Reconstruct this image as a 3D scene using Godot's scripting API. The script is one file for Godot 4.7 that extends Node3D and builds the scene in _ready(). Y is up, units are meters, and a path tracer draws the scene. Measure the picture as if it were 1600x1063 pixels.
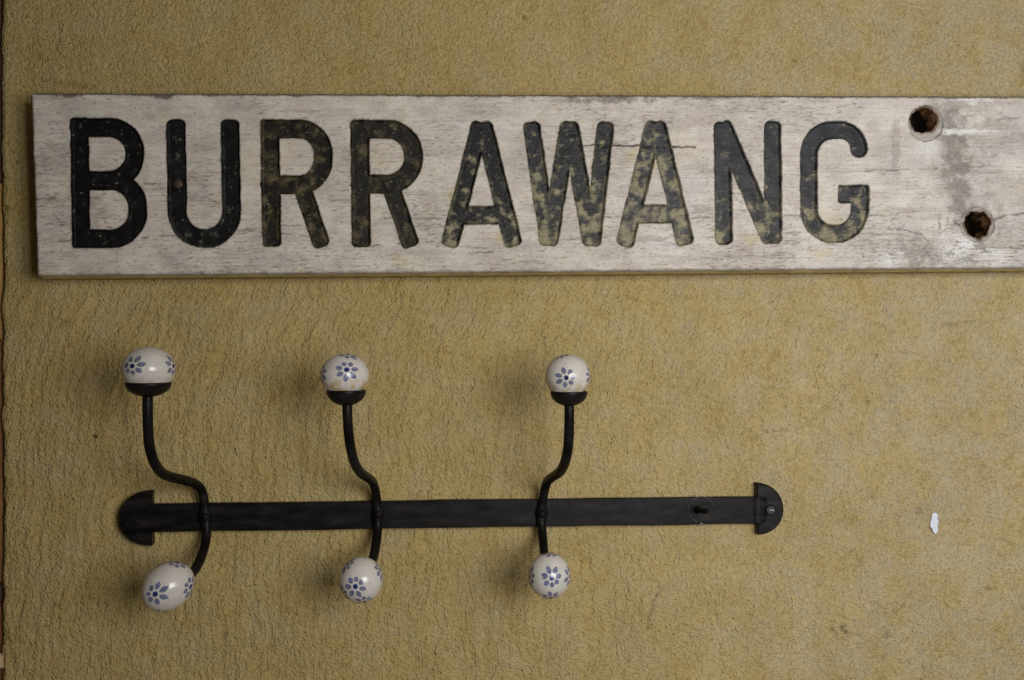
extends Node3D
# A weathered station board and an iron coat rack on an ochre rendered wall, in the light of a row of windows to the right.

const F := 1800.0                       # focal length in photograph pixels
const CAM := Vector3(-0.066, 1.5, 0.8976)
const AHEAD := Vector3(0.0733, 0.0, -0.9973)
const RIGHT := Vector3(0.9973, 0.0, 0.0733)
const FACE := 0.034                     # front of the board, metres from the wall
const TILT := 0.0121                    # the board hangs a little crooked
const BOARD_H := 0.134
const BOARD_L := 1.02
const CELL := 0.0006

var rng := RandomNumberGenerator.new()


func _ready() -> void:
	rng.seed = 7
	# ---- camera, background, light, exposure
	var cam := Camera3D.new()
	cam.name = "camera"
	cam.transform = Transform3D(Basis(), CAM).looking_at(Vector3(0, 1.5, 0), Vector3.UP)
	cam.fov = 32.88
	cam.near = 0.02
	cam.far = 50.0
	add_child(cam)
	var env := Environment.new()
	env.background_mode = Environment.BG_COLOR
	env.background_color = Color(0.85, 0.76, 0.62)
	env.background_energy_multiplier = 0.07
	env.tonemap_mode = Environment.TONE_MAPPER_LINEAR
	env.tonemap_exposure = 0.99
	env.sdfgi_enabled = true
	env.ssao_enabled = true
	env.ssil_enabled = true
	var we := WorldEnvironment.new()
	we.name = "environment"
	we.environment = env
	add_child(we)
	# five window panes in a row to the right, and what comes down from the ceiling
	for k in 5:
		var place := Vector3([0.15, 0.31, 0.47, 0.68, 0.96][k], 1.56, 1.05)
		window_light("window_light", place, Vector3(place.x * 0.6 + 0.6, 1.46, 0.0), Vector2(0.15, 0.40), 0.60 * [0.55, 0.60, 0.55, 0.24, 0.14][k], Color(0.995, 0.99, 0.982))
	window_light("ceiling_light", Vector3(0.75, 2.9, 0.9), Vector3(0.05, 1.45, 0.0), Vector2(1.2, 0.9), 0.13, Color(1.0, 0.95, 0.87))

	build_wall()
	build_timber()
	build_sign()
	build_rack()


func window_light(called: String, at: Vector3, to: Vector3, size: Vector2, energy: float, tint: Color) -> void:
	var l := AreaLight3D.new()
	l.name = called
	l.transform = Transform3D(Basis(), at).looking_at(to, Vector3.UP)
	l.area_size = size
	l.light_energy = energy
	l.light_color = tint
	l.shadow_enabled = true
	l.area_range = 8.0
	l.area_attenuation = 2.0
	add_child(l, true)


# ---------------------------------------------------------------- helpers

func at(px: float, py: float, z: float) -> Vector3:   # the point at distance z from the wall that the plan marks px, py
	var d := AHEAD + RIGHT * ((px - 800.0) / F) + Vector3.UP * ((531.5 - py) / F)
	return CAM + d * ((z - CAM.z) / d.z)


func noise(sd: int, freq: float, oct := 1, kind := FastNoiseLite.TYPE_SIMPLEX_SMOOTH) -> FastNoiseLite:
	var n := FastNoiseLite.new()
	n.seed = sd
	n.noise_type = kind
	n.frequency = freq
	n.fractal_type = FastNoiseLite.FRACTAL_FBM if oct > 1 else FastNoiseLite.FRACTAL_NONE
	n.fractal_octaves = oct
	return n


func tag(o: Node3D, label: String, category := "", kind := "", group := "") -> void:
	if label: o.set_meta("label", label)
	if category: o.set_meta("category", category)
	if kind: o.set_meta("kind", kind)
	if group: o.set_meta("group", group)


func mesh_of(v: PackedVector3Array, n: PackedVector3Array, c: PackedColorArray, uv: PackedVector2Array, ix: PackedInt32Array) -> ArrayMesh:
	var a := []
	a.resize(Mesh.ARRAY_MAX)
	a[Mesh.ARRAY_VERTEX] = v
	a[Mesh.ARRAY_NORMAL] = n
	if c.size(): a[Mesh.ARRAY_COLOR] = c
	if uv.size(): a[Mesh.ARRAY_TEX_UV] = uv
	a[Mesh.ARRAY_INDEX] = ix
	var m := ArrayMesh.new()
	m.add_surface_from_arrays(Mesh.PRIMITIVE_TRIANGLES, a)
	return m


func put(called: String, m: Mesh, mat: Material, parent: Node) -> MeshInstance3D:
	var o := MeshInstance3D.new()
	o.name = called
	o.mesh = m
	o.material_override = mat
	parent.add_child(o, true)
	return o


func mat(albedo: Color, rough: float, metal := 0.0, spec := 0.5, vertex := false) -> StandardMaterial3D:
	var m := StandardMaterial3D.new()
	m.albedo_color = albedo.linear_to_srgb()
	m.roughness = rough
	m.metallic = metal
	m.metallic_specular = spec
	m.vertex_color_use_as_albedo = vertex
	return m


func mixc(a: Color, b: Color, t: float) -> Color:
	return a.lerp(b, clampf(t, 0.0, 1.0))


func lumpy_texture(dark: Color, pale: Color, sd: int, freq: float, as_height := false) -> NoiseTexture2D:
	var t := NoiseTexture2D.new()
	t.width = 256
	t.height = 256
	t.seamless = true
	t.noise = noise(sd, freq, 4)
	if not as_height:
		var g := Gradient.new()
		g.set_color(0, dark.linear_to_srgb())
		g.set_color(1, pale.linear_to_srgb())
		t.color_ramp = g
	return t


# ---------------------------------------------------------------- wall

func axis(lo: float, fine_lo: float, fine_hi: float, hi: float, step: float) -> PackedFloat32Array:
	var a: Array = []
	var x := fine_lo
	var s := step
	while x > lo:
		s = minf(s * 1.06, 0.012)
		x -= s
		a.push_front(x)
	x = fine_lo
	while x < fine_hi:
		a.push_back(x)
		x += step
	s = step
	while x < hi:
		a.push_back(x)
		s = minf(s * 1.06, 0.012)
		x += s
	return PackedFloat32Array(a)


func build_wall() -> void:
	var corner := -0.3877               # where the wall ends on the left, at a rounded outer corner
	var R := 0.005
	var back := 0.14
	var xs := axis(corner - R * PI / 2 - back + R, corner - R * 0.6, 0.432, 1.3, 0.00105)
	var ys := axis(0.75, 1.212, 1.772, 2.3, 0.00105)
	var nx := xs.size()
	var ny := ys.size()
	var comb := noise(11, 250.0)        # trowel strokes
	var comb_b := noise(12, 400.0)
	var comb_c := noise(22, 130.0)
	var grain := noise(13, 420.0, 2)
	var warp := noise(14, 22.0, 2)
	var big := noise(15, 11.0, 3)
	var patch := noise(16, 26.0, 4)
	var speck := noise(17, 700.0)
	var tint := noise(18, 110.0, 3)
	var pit := noise(19, 240.0)
	var zone := noise(20, 6.0, 2)
	var h := PackedFloat32Array()
	h.resize(nx * ny)
	var leans := PackedFloat32Array()
	leans.resize(nx * ny)
	var c := PackedColorArray()
	c.resize(nx * ny)
	var ochre := Color(0.61, 0.462, 0.190)
	var tan := Color(0.625, 0.50, 0.275)
	var pale := Color(0.63, 0.56, 0.41)
	var brown := Color(0.42, 0.27, 0.11)
	for j in ny:
		var y := ys[j]
		for i in nx:
			var x := xs[i]
			var wx := x + 0.004 * warp.get_noise_2d(x, y)
			# along the strokes: nearly upright, the tops leaning to the right
			var lean := strokes_lean(y) + 0.004 * zone.get_noise_2d(x * 3.0, y * 3.0)
			var across := wx - lean
			leans[j * nx + i] = lean
			var along := y + 0.15 * wx
			var below := smoothstep(1.56, 1.52, y)
			var combed := clampf(0.25 + below * (0.9 - smoothstep(0.0, 0.25, x) * 0.65 + 0.9 * zone.get_noise_2d(x, y + 7.0)), 0.12, 1.0)
			var s := comb.get_noise_2d(across, along * 0.17) * 0.6 + comb_b.get_noise_2d(across, along * 0.13) * 0.45
			var g := grain.get_noise_2d(x, y)
			var p := patch.get_noise_2d(x, y)
			var rough := 0.75 + 0.5 * zone.get_noise_2d(x * 2.0 + 3.0, y * 2.0)
			h[j * nx + i] = 0.00058 * combed * s + 0.00060 * combed * comb_c.get_noise_2d(across, along * 0.09) + 0.00038 * rough * (1.15 - 0.45 * combed) * g + 0.0016 * big.get_noise_2d(x, y) - 0.0006 * smoothstep(0.45, 0.7, pit.get_noise_2d(x, y))
			var k := mixc(ochre, tan, 0.26 + 0.55 * p + smoothstep(-0.1, 0.4, x) * 0.55)
			k = mixc(k, pale, 0.50 * smoothstep(0.05, 1.0, 0.45 * tint.get_noise_2d(x, y) + 0.50 * p + 0.50 * smoothstep(0.0, 0.42, x) - 0.02))
			k = mixc(k, brown, 0.35 * smoothstep(0.22, 0.72, tint.get_noise_2d(x + 5.0, y) - 0.5 * p))
			k *= (1.0 - 0.10 * smoothstep(0.12, 0.42, x)) + 0.11 * speck.get_noise_2d(x, y) + 0.05 * g + 0.05 * combed * s + 0.07 * big.get_noise_2d(x + 9.0, y)
			k.a = 1.0
			c[j * nx + i] = k
	# small marks: nail hole, specks, smudges [px, py, radius px, depth mm, darkness]
	var marks := [[148, 682, 3.2, 1.6, 0.9], [86, 945, 3.0, 0.5, 0.6], [1316, 981, 5, 0.5, 0.5], [1322, 988, 4, 0.6, 0.7], [1300, 985, 5, 0.3, 0.35], [1386, 993, 6, 0.3, 0.35], [10, 325, 5, 0.4, 0.6], [27, 253, 2.5, 0.5, 0.7], [820, 27, 4, 0.4, 0.5], [1370, 556, 3, 0.5, 0.5], [1355, 627, 3, 0.4, 0.4], [1510, 596, 3, 0.4, 0.4], [100, 506, 6, 0.5, 0.3], [1435, 800, 7, 0.4, 0.3], [1240, 95, 4, 0.4, 0.4], [700, 1015, 4, 0.4, 0.3], [1545, 920, 4, 0.4, 0.35]]
	for m in marks:
		var w := at(m[0], m[1], 0.0)
		var r: float = m[2] * 0.0005
		for j in range(maxi(ys.bsearch(w.y - 3 * r), 0), mini(ys.bsearch(w.y + 3 * r), ny)):
			for i in range(maxi(xs.bsearch(w.x - 3 * r), 0), mini(xs.bsearch(w.x + 3 * r), nx)):
				var d := Vector2(xs[i] - w.x, ys[j] - w.y).length() / r + 0.5 * grain.get_noise_2d(xs[i] * 0.7, ys[j] * 0.7)
				var f := smoothstep(1.35, 0.55, d)
				h[j * nx + i] -= f * m[3] * 0.001
				c[j * nx + i] = mixc(c[j * nx + i], Color(0.06, 0.04, 0.025), f * m[4])
	# cracks and scratches in the render [x0, y0, x1, y1, depth mm, darkness]
	for m in [[1470, 509, 1520, 503, 0.5, 0.3], [1010, 985, 1024, 930, 0.7, 0.45], [1024, 930, 1042, 915, 0.5, 0.35], [1366, 940, 1384, 958, 0.6, 0.4], [60, 125, 150, 138, 0.4, 0.3], [8, 985, 20, 1040, 0.6, 0.4], [1195, 675, 1225, 672, 0.5, 0.35], [1400, 960, 1425, 925, 0.4, 0.3]]:
		var a := at(m[0], m[1], 0.0)
		var b := at(m[2], m[3], 0.0)
		var pad := 0.006
		for j in range(maxi(ys.bsearch(minf(a.y, b.y) - pad), 0), mini(ys.bsearch(maxf(a.y, b.y) + pad), ny)):
			for i in range(maxi(xs.bsearch(minf(a.x, b.x) - pad), 0), mini(xs.bsearch(maxf(a.x, b.x) + pad), nx)):
				var q := Vector2(xs[i], ys[j]) + Vector2(warp.get_noise_2d(xs[i] * 6, ys[j] * 6), warp.get_noise_2d(xs[i] * 6 + 3, ys[j] * 6)) * 0.0025
				var f := smoothstep(0.0016, 0.0003, Geometry2D.get_closest_point_to_segment(q, Vector2(a.x, a.y), Vector2(b.x, b.y)).distance_to(q))
				h[j * nx + i] -= f * m[4] * 0.001
				c[j * nx + i] = mixc(c[j * nx + i], Color(0.10, 0.07, 0.04), f * m[5])
	var edge := noise(21, 38.0, 3)
	var v := PackedVector3Array()
	v.resize(nx * ny)
	for j in ny:
		var off := 0.0012 * edge.get_noise_1d(ys[j]) - 0.0010 * smoothstep(1.56, 1.70, ys[j]) * smoothstep(1.757, 1.71, ys[j]) + 0.0006
		for i in nx:
			var s := xs[i] - corner - R
			var base: Vector3
			var out: Vector3
			if s >= 0.0:
				base = Vector3(xs[i], ys[j], 0)
				out = Vector3(0, 0, 1)
			elif s > -R * PI / 2:
				var t := -s / R
				out = Vector3(-sin(t), 0, cos(t))
				base = Vector3(corner + R, ys[j], -R) + out * R
			else:
				out = Vector3(-1, 0, 0)
				base = Vector3(corner, ys[j], -R + (s + R * PI / 2))
			base.x += off * smoothstep(0.03, 0.0, maxf(s, 0.0))
			v[j * nx + i] = base + out * h[j * nx + i]
	var n := PackedVector3Array()
	n.resize(nx * ny)
	var uv := PackedVector2Array()
	uv.resize(nx * ny)
	for j in ny:
		for i in nx:
			# the fine grain is drawn out along the strokes below the board and is rounder above it
			var yv := ys[j] + 0.75 * maxf(0.0, ys[j] - 1.62)
			uv[j * nx + i] = Vector2((xs[i] - leans[j * nx + i] + 0.003 * warp.get_noise_2d(xs[i], ys[j])) / 0.36, -yv / 0.36)
			var dx := v[j * nx + mini(i + 1, nx - 1)] - v[j * nx + maxi(i - 1, 0)]
			var dy := v[mini(j + 1, ny - 1) * nx + i] - v[maxi(j - 1, 0) * nx + i]
			n[j * nx + i] = dx.cross(dy).normalized()
	var ix := PackedInt32Array()
	ix.resize((nx - 1) * (ny - 1) * 6)
	var q := 0
	for j in ny - 1:
		for i in nx - 1:
			var o := j * nx + i
			ix[q] = o; ix[q + 1] = o + nx; ix[q + 2] = o + 1
			ix[q + 3] = o + 1; ix[q + 4] = o + nx; ix[q + 5] = o + nx + 1
			q += 6
	var wall := put("wall", mesh_of(v, n, c, uv, ix), render_coat(), self)
	tag(wall, "rough ochre rendered wall behind the board and the coat rack", "wall", "structure")
	# where the paint has come away: a chip of bare white
	var outline := [[1456, 802], [1459, 801], [1463, 802], [1465, 806], [1463, 810], [1466, 814], [1464, 818], [1464, 822], [1465, 827], [1463, 833], [1460, 834], [1457, 831], [1456, 826], [1452.5, 823], [1452.5, 817], [1454, 812], [1455, 807]]
	var pts := PackedVector2Array()
	for p in outline:
		var w := at(p[0], p[1], 0.0)
		pts.append(Vector2(w.x, w.y))
	put("paint_chip", slab(pts, 0.0001, 0.0013, 0.0002), mat(Color(0.66, 0.70, 0.80), 0.7), wall).set_meta("label", "small bare white chip in the ochre wall")


func strokes_lean(y: float) -> float:          # how far the trowel strokes have gone to the right at height y
	return 0.10 * (y - 1.5) + 1.3 * pow(maxf(0.0, minf(y, 1.56) - 1.43), 2.0)


# the sandy grain of the render: a fine relief and the tints of its sand
func render_coat() -> StandardMaterial3D:
	var side := 1024
	var a := noise(91, 0.035, 2).get_seamless_image(512, 512).get_data()
	var b := noise(92, 0.06, 1).get_seamless_image(512, 512).get_data()
	var t := noise(93, 0.03, 2).get_seamless_image(512, 512).get_data()
	var hue := noise(94, 0.05, 2).get_seamless_image(512, 512).get_data()
	var high := PackedByteArray()
	high.resize(side * side)
	var tone := PackedByteArray()
	tone.resize(side * side * 3)
	for j in side:
		for i in side:
			var p := a[(j % 512) * 512 + (i * 3) % 512] * 0.36 + b[((j * 2 + 131) % 512) * 512 + (i * 5 + 77) % 512] * 0.30 + b[((j * 3) % 512) * 512 + (i * 3) % 512] * 0.34
			var o := j * side + i
			# floated nearly level, with pits and scores left open
			var up := (p - 127.0) * 1.9
			high[o] = clampi(int(150.0 + (up if up < 0.0 else 34.0 * (1.0 - exp(-up / 34.0)))), 0, 255)
			var l := (t[(j * 2 % 512) * 512 + (i * 3) % 512] - 127.0) * 0.06 + (b[((j * 2 + 40) % 512) * 512 + (i * 3 + 9) % 512] - 127.0) * 0.05
			var q := (hue[(j * 2 % 512) * 512 + (i * 2 + 200) % 512] - 127.0)
			tone[o * 3] = clampi(int(224 + l + 0.06 * q), 0, 255)
			tone[o * 3 + 1] = clampi(int(224 + l), 0, 255)
			tone[o * 3 + 2] = clampi(int(222 + l - 0.08 * q), 0, 255)
	var m := mat(Color.WHITE, 0.92, 0.0, 0.2, true)
	m.albedo_texture = ImageTexture.create_from_image(Image.create_from_data(side, side, false, Image.FORMAT_RGB8, tone))
	m.heightmap_enabled = true
	m.heightmap_texture = ImageTexture.create_from_image(Image.create_from_data(side, side, false, Image.FORMAT_L8, high))
	m.heightmap_scale = 0.155
	return m


# a flat outline given depth from z0 to z1, with a chamfered front edge
func slab(pts: PackedVector2Array, z0: float, z1: float, bevel: float) -> ArrayMesh:
	if Geometry2D.is_polygon_clockwise(pts): pts.reverse()      # counter-clockwise as seen from +z with y up
	var inner := pts
	var sets := Geometry2D.offset_polygon(pts, -bevel)
	var st := SurfaceTool.new()
	st.begin(Mesh.PRIMITIVE_TRIANGLES)
	st.set_smooth_group(-1)
	# inset each point along its own corner so that both rings have the same count
	inner = PackedVector2Array()
	var k := pts.size()
	for i in k:
		var e0 := (pts[i] - pts[(i + k - 1) % k]).normalized()
		var e1 := (pts[(i + 1) % k] - pts[i]).normalized()
		var nn := (e0 + e1).normalized()
		inner.append(pts[i] + Vector2(-nn.y, nn.x) * bevel)
	for i in k:
		var i2 := (i + 1) % k
		quad(st, v3(pts[i], z0), v3(pts[i2], z0), v3(pts[i2], z1 - bevel), v3(pts[i], z1 - bevel))
		quad(st, v3(pts[i], z1 - bevel), v3(pts[i2], z1 - bevel), v3(inner[i2], z1), v3(inner[i], z1))
	var tri := Geometry2D.triangulate_polygon(inner)
	for t in range(0, tri.size(), 3):
		var a := inner[tri[t]]
		var b := inner[tri[t + 1]]
		var cc := inner[tri[t + 2]]
		if (b - a).cross(cc - a) > 0.0:
			var sw := b
			b = cc
			cc = sw
		for p in [a, b, cc]: st.add_vertex(v3(p, z1))
	st.generate_normals()
	return st.commit()


func v3(p: Vector2, z: float) -> Vector3:
	return Vector3(p.x, p.y, z)


func quad(st: SurfaceTool, a: Vector3, b: Vector3, c: Vector3, d: Vector3) -> void:   # counter-clockwise from outside
	for p in [a, c, b, a, d, c]: st.add_vertex(p)


# ---------------------------------------------------------------- timber beyond the corner

func build_timber() -> void:
	var o := Node3D.new()
	o.name = "timber_post"
	o.position = Vector3(-0.4548, 0.75, -0.036)
	add_child(o)
	tag(o, "narrow strip of brown timber beyond the left edge of the wall", "post")
	var tones := [[2.30, 1.62, Color(0.10, 0.045, 0.025)], [1.62, 1.50, Color(0.42, 0.24, 0.08)], [1.50, 1.315, Color(0.24, 0.11, 0.04)], [1.315, 1.30, Color(0.07, 0.035, 0.03)], [1.30, 1.262, Color(0.20, 0.075, 0.03)], [1.262, 1.25, Color(0.62, 0.44, 0.24)], [1.25, 0.75, Color(0.20, 0.08, 0.035)]]
	for t in tones:
		var m := mat(Color.WHITE, 0.55)
		m.albedo_texture = lumpy_texture(t[2] * 0.75, t[2] * 1.25, 40, 0.02)
		m.uv1_triplanar = true
		m.uv1_scale = Vector3(20, 2, 20)
		var w := 0.066 if t[2].r < 0.5 else 0.070
		var y0: float = t[1] - 0.75 + 0.0001
		var y1: float = t[0] - 0.75 - 0.0001
		var pts := PackedVector2Array([Vector2(-w, y0), Vector2(w, y0), Vector2(w, y1), Vector2(-w, y1)])
		put("board", slab(pts, -0.02, 0.03 + (w - 0.066), 0.002), m, o)


# ---------------------------------------------------------------- the board

var origin := Vector3()

func bl(px: float, py: float) -> Vector2:       # board coordinates, metres from its lower left front corner
	var w := at(px, py, FACE) - origin
	return Vector2(w.x * cos(TILT) + w.y * sin(TILT), -w.x * sin(TILT) + w.y * cos(TILT))


# segments of the letters: [a, b, half width, corner radius or -1 for round ends]
func road(out: Array, pts: Array, radius: float, hw: float) -> void:
	var path: Array[Vector2] = [pts[0]]
	for i in range(1, pts.size() - 1):
		var p: Vector2 = pts[i]
		var a: Vector2 = (pts[i - 1] - p).normalized()
		var b: Vector2 = (pts[i + 1] - p).normalized()
		var r := minf(radius, minf(p.distance_to(pts[i - 1]) * (0.5 if i > 1 else 1.0), p.distance_to(pts[i + 1]) * (0.5 if i < pts.size() - 2 else 1.0)))
		for k in 9:
			var t := k / 8.0
			var q := p + a * r
			var s := p + b * r
			var ctrl := p
			# close to a circular arc: rational quadratic with weight cos 45
			var w := 0.7071
			var den := (1 - t) * (1 - t) + 2 * w * t * (1 - t) + t * t
			path.append((q * (1 - t) * (1 - t) + ctrl * 2 * w * t * (1 - t) + s * t * t) / den)
	path.append(pts[pts.size() - 1])
	for i in path.size() - 1:
		if path[i].distance_to(path[i + 1]) > 0.3:
			out.append([path[i], path[i + 1], hw, -1.0])


func bar(out: Array, ax: float, ay: float, bx: float, by: float, hw: float, corner := 8.0) -> void:
	out.append([Vector2(ax, ay), Vector2(bx, by), hw, corner])


func letters() -> Array:
	var all: Array = []
	var s: Array = []
	bar(s, 123.5, 184, 126.5, 388, 14.3, 5.0)
	road(s, [Vector2(124, 199.5), Vector2(210, 199.5), Vector2(210, 282), Vector2(126, 282)], 39, 15)
	road(s, [Vector2(126, 283), Vector2(215, 283), Vector2(215, 373.5), Vector2(126, 373.5)], 42, 14.6)
	all.append({"t": "B", "s": s, "wear": [0.02, 0.06], "base": Color(0.0075, 0.007, 0.0072), "patch": Color(0.12, 0.115, 0.10), "fine": 0.6})
	s = []
	bar(s, 274.3, 187, 277, 330, 15.0, 9.0)
	bar(s, 359, 187, 361.5, 330, 14.4, 8.0)
	road(s, [Vector2(276.5, 310), Vector2(277.5, 373), Vector2(362, 373), Vector2(361.2, 310)], 41, 14.6)
	all.append({"t": "U", "s": s, "wear": [0.10, 0.26], "base": Color(0.008, 0.0078, 0.0080), "patch": Color(0.15, 0.145, 0.12), "fine": 0.6})
	s = []
	bar(s, 421, 187, 424.5, 385, 14.5, 6.0)
	road(s, [Vector2(421, 201.5), Vector2(505, 201.5), Vector2(505, 289), Vector2(421, 289)], 39, 14.4)
	bar(s, 470, 286, 503.5, 386, 13.4, 8.0)
	all.append({"t": "R", "s": s, "wear": [0.42, 0.55], "base": Color(0.012, 0.0115, 0.010), "patch": Color(0.155, 0.125, 0.065), "fine": 0.75})
	s = []
	bar(s, 561.7, 187.5, 564.5, 386, 14.7, 7.0)
	road(s, [Vector2(562, 202), Vector2(646, 202), Vector2(646, 288), Vector2(562, 288)], 41, 14.5)
	bar(s, 608, 284, 643, 386, 13.6, 8.0)
	all.append({"t": "R", "s": s, "wear": [0.40, 0.50], "base": Color(0.014, 0.0135, 0.012), "patch": Color(0.15, 0.12, 0.065), "fine": 0.75})
	s = []
	bar(s, 751.2, 191, 702, 385, 13.6)
	bar(s, 754.5, 191, 803, 385, 14.0)
	bar(s, 718, 336.5, 788, 336.5, 14.2, 3.0)
	all.append({"t": "A", "s": s, "wear": [0.10, 0.62], "base": Color(0.013, 0.013, 0.0145), "patch": Color(0.37, 0.33, 0.205), "fine": 0.3})
	s = []
	bar(s, 829.7, 190.5, 857.5, 384, 13.2)
	bar(s, 889.5, 190.5, 857.5, 384, 13.2)
	bar(s, 890, 190.5, 924.5, 384, 13.2)
	bar(s, 947, 190.5, 925, 384, 13.2)
	all.append({"t": "W", "s": s, "wear": [0.22, 0.80], "base": Color(0.019, 0.0195, 0.022), "patch": Color(0.36, 0.32, 0.195), "fine": 0.3})
	s = []
	bar(s, 1023.5, 190.5, 975.5, 385, 13.6)
	bar(s, 1026, 190.5, 1072, 383, 13.6)
	bar(s, 990, 334.5, 1060, 334.5, 14.0, 3.0)
	all.append({"t": "A", "s": s, "wear": [0.48, 0.82], "base": Color(0.028, 0.029, 0.034), "patch": Color(0.35, 0.31, 0.19), "fine": 0.3})
	s = []
	bar(s, 1128.7, 190.5, 1131.5, 382, 13.2, 9.0)
	bar(s, 1207.2, 189.5, 1208.5, 380.5, 13.3, 9.0)
	bar(s, 1127, 191, 1206.5, 378, 14.4, 8.0)
	all.append({"t": "N", "s": s, "wear": [0.02, 0.66], "base": Color(0.027, 0.0275, 0.031), "patch": Color(0.35, 0.31, 0.19), "fine": 0.3})
	s = []
	road(s, [Vector2(1342, 233), Vector2(1342, 203.3), Vector2(1264, 203.3), Vector2(1264, 366), Vector2(1343.5, 366), Vector2(1344, 303)], 38, 13.4)
	bar(s, 1310, 303.5, 1358, 303.5, 13.6, 3.0)
	bar(s, 1344, 292, 1343.7, 334, 13.9, 3.0)
	all.append({"t": "G", "s": s, "wear": [0.0, 0.78], "base": Color(0.027, 0.0275, 0.031), "patch": Color(0.33, 0.29, 0.175), "fine": 0.3})
	return all


func letter_distance(p: Vector2, segs: Array) -> float:
	var best := 1.0
	for s in segs:
		var a: Vector2 = s[0]
		var b: Vector2 = s[1]
		var hw: float = s[2]
		var rc: float = s[3]
		var ab := b - a
		var d: float
		if rc < 0.0:
			var t := clampf((p - a).dot(ab) / ab.length_squared(), 0.0, 1.0)
			d = p.distance_to(a + ab * t) - hw
		else:
			var L := ab.length()
			var u := ab / L
			var m := p - (a + b) * 0.5
			var q := Vector2(absf(m.dot(u)) - L * 0.5 + rc, absf(m.cross(u)) - hw + rc)
			d = minf(maxf(q.x, q.y), 0.0) + Vector2(maxf(q.x, 0.0), maxf(q.y, 0.0)).length() - rc
		best = minf(best, d)
	return best


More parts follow.
